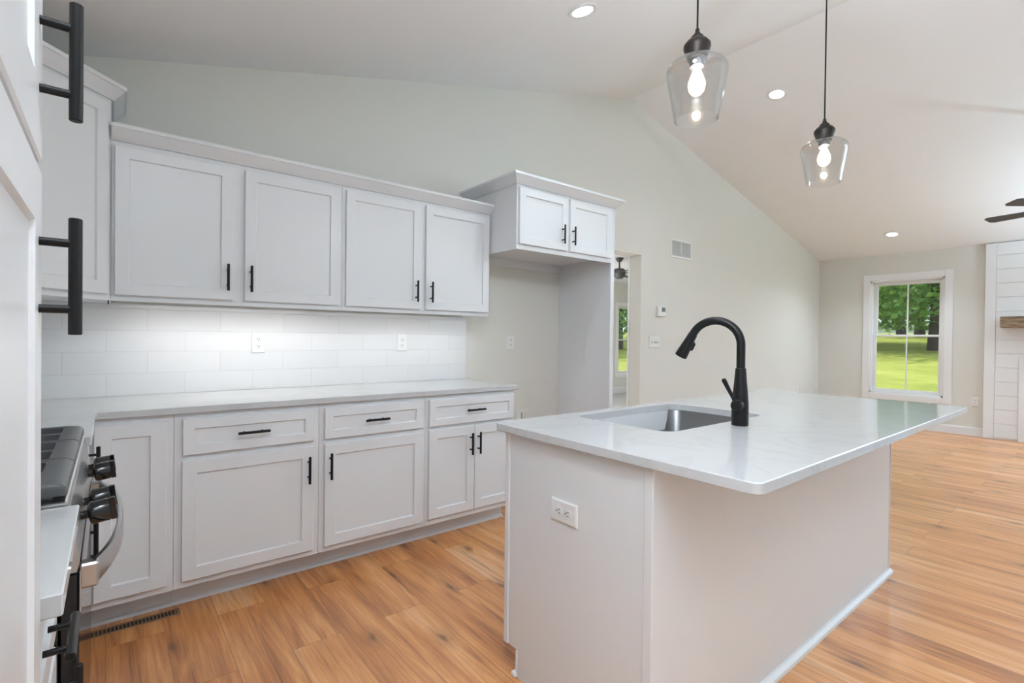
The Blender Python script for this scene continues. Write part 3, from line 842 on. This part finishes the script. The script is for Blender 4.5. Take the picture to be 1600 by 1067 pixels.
# ------------------------------------------------------------------ gas range
RY0, RY1 = -1.988, -1.219
rn = thing('gas_range', 'stainless and black gas range with curved oven handle, left of the corner', 'range', (.32, (RY0 + RY1) / 2, 0))
W_ = dict(world=True)
obj('body', box(BM(), .02, .606, RY0, RY1, .05, .905, bev=.003), 'black_gloss', rn, **W_)
obj('cooktop', box(BM(), .02, .620, RY0, RY1, .9055, .920, bev=.005, seg=2), 'steel', rn, **W_)
bm = BM(); prism(bm, [(.6065, .785), (.632, .785), (.636, .80), (.622, .905), (.6065, .905)], RY0 + .002, RY1 - .002, 'y')
obj('control_panel', bm, 'steel', rn, **W_)
for y in (-1.31, -1.395, -1.60 - .09, -1.80, -1.545):
    if y == -1.545: continue
    k_ = obj('knob', lathe(BM(), [(0, 0), (.009, 0), (.009, .013), (.020, .015), (.0245, .019), (.0245, .048), (.0225, .0515), (0, .0515)], n=28), 'black_gloss', rn, True)
    k_.rotation_euler = (0, math.pi / 2 - .12, 0)
    k_.location = Vector((.630, y, .838)) - rn.location
    g_ = obj('grip', box(BM(), -.0245, .0245, -.006, .006, .050, .062, bev=.002), 'black_gloss', k_)
od = obj('oven_door', box(BM(), .6065, .636, RY0 + .004, RY1 - .004, .215, .783, bev=.004), 'black_gloss', rn, **W_)
bm = BM(); box(bm, .6362, .6375, RY0 + .004, RY1 - .004, .70, .783); obj('door_band', bm, 'steel', od, world=False)
od.children[0].data.transform(Matrix.Translation(-rn.location))
obj('bottom_drawer', box(BM(), .6065, .632, RY0 + .004, RY1 - .004, .06, .205, bev=.004), 'black_gloss', rn, **W_)
obj('base', box(BM(), .08, .56, RY0 + .03, RY1 - .03, 0, .051), 'black', rn, **W_)
# bowed handle: flat band
bm = BM(); ring = []
N_ = 28; yc = (RY0 + RY1) / 2; hl = .335
secs = []
for k in range(N_ + 1):
    u_ = -1 + 2 * k / N_
    y = yc + u_ * hl
    x = .655 + .045 * (1 - abs(u_) ** 2.6)
    secs.append((x, y))
vs = []
for i, (x, y) in enumerate(secs):
    a = secs[max(i - 1, 0)]; b2 = secs[min(i + 1, N_)]
    t_ = Vector((b2[0] - a[0], b2[1] - a[1])).normalized(); nn = Vector((t_.y, -t_.x))
    if nn.x < 0: nn = -nn
    row = []
    for o2, z in ((-.006, .742), (-.006, .782), (-.003, .786), (.004, .786), (.007, .780), (.007, .744), (.004, .738), (-.003, .738)):
        row.append(bm.verts.new((x + nn.x * o2, y + nn.y * o2, z)))
    vs.append(row)
for a, b2 in zip(vs, vs[1:]):
    for k in range(8): bm.faces.new((a[k], a[(k + 1) % 8], b2[(k + 1) % 8], b2[k]))
bm.faces.new(vs[0]); bm.faces.new(vs[-1])
bmesh.ops.recalc_face_normals(bm, faces=bm.faces)
me_h = finish(bm, 'handle', 'steel', True); me_h.transform(Matrix.Translation(-rn.location))
hd_ = obj('handle', None, None, od, mesh=me_h)
for y in (yc - hl, yc + hl):
    me_h = finish(box(BM(), .634, .664, y - .016, y + .016, .738, .786, bev=.004), 'handle_mount', 'steel')
    me_h.transform(Matrix.Translation(-rn.location)); obj('handle_mount', None, None, od, mesh=me_h)
# grates: three cast frames with rounded flat rims and fingers
def grate(y0, y1, rc=.006):
    bm = BM(); x0, x1 = .07, .618; w = .045
    outer = rrect(x0, x1, y0, y1, rc, 6); inner = rrect(x0 + w * .5, x1 - w, y0 + .012, y1 - .012, .010, 6)
    mid_a = rrect(x0 + .012, x1 - .026, y0 + .005, y1 - .005, rc, 6); mid_o = rrect(x0 + .005, x1 - .010, y0 + .0025, y1 - .0025, rc, 6); mid_e = rrect(x0 + .001, x1 - .002, y0 + .0006, y1 - .0006, rc, 6)
    loops(bm, [[(x, y, .930) for x, y in inner], [(x, y, .950) for x, y in inner], [(x, y, .954) for x, y in mid_a], [(x, y, .952) for x, y in mid_o], [(x, y, .946) for x, y in mid_e], [(x, y, .938) for x, y in outer], [(x, y, .930) for x, y in outer], [(x, y, .930) for x, y in inner]])
    ym = (y0 + y1) / 2
    for xc_ in (.19, .43):
        box(bm, xc_ - .006, xc_ + .006, y0 + .011, ym - .03, .932, .952, bev=.002)
        box(bm, xc_ - .006, xc_ + .006, ym + .03, y1 - .011, .932, .952, bev=.002)
    for xa, xb in ((x0 + .02, .15), (.23, .39), (.47, x1 - w + .002)):
        box(bm, xa, xb, ym - .006, ym + .006, .932, .952, bev=.002)
    box(bm, .304, .316, y0 + .011, y1 - .011, .932, .952, bev=.002)
    for fx_ in (x0 + .02, x1 - .03):
        for fy_ in (y0 + .02, y1 - .02): box(bm, fx_ - .008, fx_ + .008, fy_ - .006, fy_ + .006, .9205, .931)
    bmesh.ops.recalc_face_normals(bm, faces=bm.faces)
    return bm
gw = (RY1 - RY0 - .016) / 3
for k in range(3):
    a = RY0 + .008 + k * gw
    obj('grate', grate(a + .0015, a + gw - .0015), 'cast', rn, True, world=True)
for x in (.19, .43):
    for k in (0, 2):
        y = RY0 + .008 + (k + .5) * gw
        bnr = obj('burner', lathe(BM(), [(0, .012), (.03, .012), (.036, .008), (.038, 0), (.05, 0), (.05, -.006), (0, -.006)], (x, y, .927), 28), 'black', rn, True, world=True)

# ------------------------------------------------------------------ pendants
def pendant(label, loc):
    t = thing('pendant_light', label, 'pendant lamp', loc, 0, 'glass pendants over the island')
    zt = zc(loc[0]) - loc[2]
    obj('cord', tube(BM(), [(0, 0, .325), (0, 0, zt - .03)], .0034, 10), 'black', t, True)
    obj('canopy', lathe(BM(), [(0, -.030), (.05, -.028), (.062, -.018), (.065, .02), (0, .02)], (0, 0, zt)), 'bronze', t, True)
    obj('cap', lathe(BM(), [(0, .330), (.007, .330), (.008, .318), (.012, .312), (.012, .306), (.021, .303), (.024, .296), (.023, .292), (.036, .286), (.047, .272), (.048, .262), (.040, .238), (.036, .228), (.0, .228)], n=40), 'bronze', t, True)
    obj('socket', lathe(BM(), [(0, .2275), (.034, .2275), (.034, .219), (.026, .217), (.026, .192), (.022, .190), (0, .190)], n=32), 'bronze', t, True)
    pr_o = [(.0365, .2275), (.060, .221), (.085, .208), (.100, .196), (.107, .183), (.108, .172), (.104, .150), (.094, .095), (.084, .040), (.077, .0)]
    pr_i = [(r - .003, z - (.002 if i < 5 else 0)) for i, (r, z) in enumerate(pr_o)]
    pr_i[0] = (.0365, .2245); pr_i[-1] = (.0745, .0)
    lathe_bm = lathe(BM(), pr_o + list(reversed(pr_i)), n=64, close=True)
    bmesh.ops.recalc_face_normals(lathe_bm, faces=lathe_bm.faces)
    obj('glass_shade', lathe_bm, 'shade_glass', t, True)
    bb = obj('bulb', lathe(BM(), [(0, .196), (.013, .196), (.014, .180), (.022, .160), (.030, .138), (.031, .122), (.027, .105), (.017, .093), (0, .088)], n=32), 'bulb', t, True)
    return t
ZP = 2.035
pA = pendant('clear glass pendant over the island sink, the nearer of the two', (2.347, -2.2, ZP))
pB = pendant('clear glass pendant over the right half of the island, the farther of the two', (3.535, -2.2, ZP + .006))
for p_ in (pA, pB):
    L = bpy.data.lights.new('bulb_light', 'POINT'); L.energy = PENDANT_POWER; L.color = (.84, .925, 1); L.shadow_soft_size = .017
    lo = bpy.data.objects.new('bulb_light', L); COL.objects.link(lo); lo.parent = p_; lo.location = (0, 0, .128)

# ceiling light added unseen above the camera to brighten the island end and cabinets
fm = thing('fill_ceiling_light', 'round white ceiling light added out of view above the camera as fill', 'ceiling light', (.95, -2.8, zc(.95)))
fm.rotation_euler = (0, -math.atan(SL), 0)
obj('pan', lathe(BM(), [(0, -.001), (.20, -.001), (.20, -.03), (.19, -.035), (0, -.035)], n=48), 'plastic', fm, True)
obj('diffuser', lathe(BM(), [(.185, -.0355), (.18, -.055), (.12, -.075), (0, -.082)], n=48), 'fill_diffuser', fm, True)
L = bpy.data.lights.new('fill_ceiling_disc', 'AREA'); L.shape = 'DISK'; L.size = .34; L.energy = CEILING_FILL_POWER; L.color = (.83, .925, 1.0)
lo = bpy.data.objects.new('fill_ceiling_disc', L); COL.objects.link(lo); lo.parent = fm; lo.location = (0, 0, -.09)

# ------------------------------------------------------------------ recessed downlights
def downlight(label, x, y, power=CAN_POWER):
    s = SL if x < RX else -SR
    t = thing('recessed_light', label, 'ceiling light', (x, y, zc(x)), 0, 'round recessed ceiling lights')
    t.rotation_euler = (0, -math.atan(s), 0)
    obj('trim_ring', lathe(BM(), [(.060, -.001), (.062, -.006), (.084, -.006), (.088, -.002), (.088, .0), (.060, .0)], n=40, close=True), 'plastic', t, True)
    obj('lens', lathe(BM(), [(0, -.003), (.0605, -.003), (.0605, -.0005), (0, -.0005)], n=40), 'lens', t)
    L = bpy.data.lights.new('downlight', 'AREA'); L.shape = 'DISK'; L.size = .12; L.energy = power; L.color = CAN_COL; L.spread = math.radians(120)
    lo = bpy.data.objects.new('downlight', L); COL.objects.link(lo); lo.parent = t; lo.location = (0, 0, -.008)
    return t
downlight('round recessed light on the near ceiling slope, left of the first pendant', 2.833, -1.157)
downlight('round recessed light on the far ceiling slope between the two pendants', 5.422, -1.128)
downlight('round recessed light low on the far ceiling slope above the window', 8.890, -1.130, CAN_POWER * 2.6)
for x in (2.833, 5.422, 8.89): downlight('round recessed light added out of view behind the camera as fill', x, -4.3)  # unseen downlights, added to brighten the room

# ------------------------------------------------------------------ ceiling fans
def fan(label, loc, drop, rot, nb=5, R_=.66):
    t = thing('ceiling_fan', label, 'ceiling fan', loc)
    obj('downrod', tube(BM(), [(0, 0, .05), (0, 0, drop)], .013, 14), 'fan', t, True)
    obj('canopy', lathe(BM(), [(0, drop - .06), (.03, drop - .06), (.065, drop - .01), (.065, drop + .02), (0, drop + .02)], n=32), 'fan', t, True)
    obj('motor', lathe(BM(), [(0, -.10), (.05, -.095), (.085, -.06), (.10, -.02), (.10, .03), (.07, .06), (0, .065)], n=40), 'fan', t, True)
    for k in range(nb):
        a = rot + 2 * math.pi * k / nb
        bm = BM(); out_ = [(.09, -.03), (.16, -.045), (R_ - .03, -.065), (R_, -.045), (R_, .045), (R_ - .03, .065), (.16, .045), (.09, .03)]
        prism(bm, out_, -.004, .004, 'z')
        o = obj('blade', bm, 'fan', t)
        o.rotation_euler = (Matrix.Rotation(a, 3, 'Z') @ Matrix.Rotation(math.radians(11), 3, 'X')).to_euler()
    return t
fanA = fan('dark grey ceiling fan cut off by the right edge of the photo', (7.03, -2.93, 2.40), zc(7.03) - 2.40, math.atan2(2.93 - 2.55, 6.5 - 7.03))
fan('ceiling fan in the room seen through the doorway', (6.93, 1.9, 2.27), .23, .5)
# unseen uplighters added as fill: one in the living room, one behind the camera
def uplighter(label, loc, power, col):
    fl = thing('fill_uplighter', label, 'added fill lamp', loc, 0, 'added fill uplighters')
    obj('base', lathe(BM(), [(0, 0), (.14, 0), (.14, .015), (.02, .03), (0, .03)], n=32), 'bronze', fl, True)
    obj('pole', tube(BM(), [(0, 0, .02), (0, 0, 1.62)], .012, 12), 'bronze', fl, True)
    obj('lamp_shade', lathe(BM(), [(.03, 1.60), (.18, 1.74), (.177, 1.742), (.03, 1.606)], n=32, close=True), 'bronze', fl, True)
    obj('diffuser', lathe(BM(), [(0, 1.70), (.13, 1.70), (.13, 1.704), (0, 1.704)], n=24), 'fill_diffuser', fl)
    L = bpy.data.lights.new('fill_uplight', 'AREA'); L.shape = 'DISK'; L.size = .24; L.energy = power; L.color = col
    lo = bpy.data.objects.new('fill_uplight', L); COL.objects.link(lo); lo.parent = fl; lo.location = (0, 0, 1.71); lo.rotation_euler = (math.pi, 0, 0)
uplighter('slim uplighter added beyond the right edge as fill for the living room', (8.5, -4.5, 0), LIVING_FILL_POWER, ROOM_COL)
uplighter('slim uplighter added behind the camera as fill for the kitchen', (.32, -3.19, 0), REAR_FILL_POWER, (.78, .89, 1.0))
# fill light added in the room beyond, without a fixture
L = bpy.data.lights.new('room_fill_light', 'POINT'); L.energy = 80; L.shadow_soft_size = .25; L.color = (1, .98, .95)
lo = bpy.data.objects.new('room_fill_light', L); COL.objects.link(lo); lo.location = (5.6, 2.4, 1.3)

# ------------------------------------------------------------------ outdoors
def gz(x, y): 
    d = max(0.0, max(x - XR, (y - 4.25) * .9)); 
    return -.40 + .052 * min(d, 40) + .018 * max(0, min(d - 40, 60))
bm = BM(); NX, NY = 44, 44; g = {}
for i in range(NX + 1):
    for j in range(NY + 1):
        x = 4 + 130 * (i / NX) ** 1.6; y = -25 + 125 * j / NY
        g[i, j] = bm.verts.new((x, y, gz(x, y) if (x > XR or y > 4.3) else -.4))
for i in range(NX):
    for j in range(NY): bm.faces.new((g[i, j], g[i + 1, j], g[i + 1, j + 1], g[i, j + 1]))
bmesh.ops.recalc_face_normals(bm, faces=bm.faces)
lawn = obj('lawn', bm, 'grass'); lawn['kind'] = 'stuff'; tag(lawn, 'sunlit green lawn outside the windows', 'grass')

def tree(label, x, y, h, rad, trunk_r, crown_lo, n_leaf, seed, cat='tree', leaf=.16):
    rnd = random.Random(seed); z = gz(x, y)
    t = thing('leafy_tree', label, cat, (x, y, z), 0, 'trees on the lawn')
    bm = BM(); pts = [(0, 0, -.1)] + [(rnd.uniform(-.08, .08) * k, rnd.uniform(-.08, .08) * k, h * .16 * k) for k in range(1, 5)]
    tube(bm, pts, [trunk_r * 1.5, trunk_r, trunk_r * .85, trunk_r * .7, trunk_r * .4], 12)
    for k in range(7):
        a = rnd.uniform(0, 6.28); s = Vector(pts[2]) + Vector((0, 0, rnd.uniform(-.3, 1.2)))
        e = s + Vector((math.cos(a) * rad * .7, math.sin(a) * rad * .7, rnd.uniform(.3, 2.2)))
        tube(bm, [s, (s + e) / 2 + Vector((0, 0, .25)), e], [trunk_r * .35, trunk_r * .22, .02], 7)
    obj('trunk', bm, 'bark', t, True)
    bm = BM(); clumps = []
    for k in range(60):
        a = rnd.uniform(0, 6.28); u_ = rnd.random() ** .5; zz = rnd.random()
        rr_ = rad * u_ * (1 - .55 * max(0, zz - .35))
        clumps.append(Vector((math.cos(a) * rr_, math.sin(a) * rr_, crown_lo + (h - crown_lo) * zz)))
    for k in range(n_leaf):
        c_ = rnd.choice(clumps); s = rad * .26
        p = c_ + Vector((rnd.gauss(0, s), rnd.gauss(0, s), rnd.gauss(0, s * .6)))
        if p.z < crown_lo - .5: continue
        d1 = Vector((rnd.gauss(0, 1), rnd.gauss(0, 1), rnd.gauss(0, .6))).normalized(); d2 = d1.cross(Vector((rnd.gauss(0, 1), rnd.gauss(0, 1), rnd.gauss(0, 1)))).normalized()
        L_ = leaf * rnd.uniform(.7, 1.4)
        q4 = [p + d1 * L_, p + d2 * L_ * .6, p - d1 * L_, p - d2 * L_ * .6]
        bm.faces.new([bm.verts.new(v) for v in q4])
    obj('foliage', bm, 'leaves', t)
    return t
tree('large leafy tree with a thick trunk at the right of the far window view', 33.0, 3.05, 10, 5.2, .30, 1.55, 9000, 3)
tree('smaller leafy tree with a thinner trunk farther back on the lawn', 48.0, 7.0, 9, 4.6, .26, 1.9, 6500, 5)
tree('leafy tree at the left of the far window view', 36.0, 8.0, 9, 4.4, .25, 1.5, 7500, 9)
tree('leafy tree at the back of the lawn between the trunks', 62.0, 11.5, 11, 6.0, .3, 2.0, 6500, 11, leaf=.24)
tree('dense dark tree seen through the bedroom window', 27.0, 18.5, 9, 5.0, .3, 1.0, 8000, 15)
tree('dense tree behind the other one in the bedroom window', 36.0, 28.0, 11, 6.0, .3, 1.2, 7000, 17)
fn = thing('fence', 'long pale fence far across the lawn behind the tree trunks', 'fence', (72, 10, gz(72, 10)))
bm = BM(); box(bm, -.03, .03, -25, 30, .15, 1.5); obj('panel', bm, 'pale_fence', fn)
for k in range(12):
    obj('post', box(BM(), -.08, .08, -25 + 5 * k - .08, -25 + 5 * k + .08, 0, 1.62), 'pale_fence', fn)
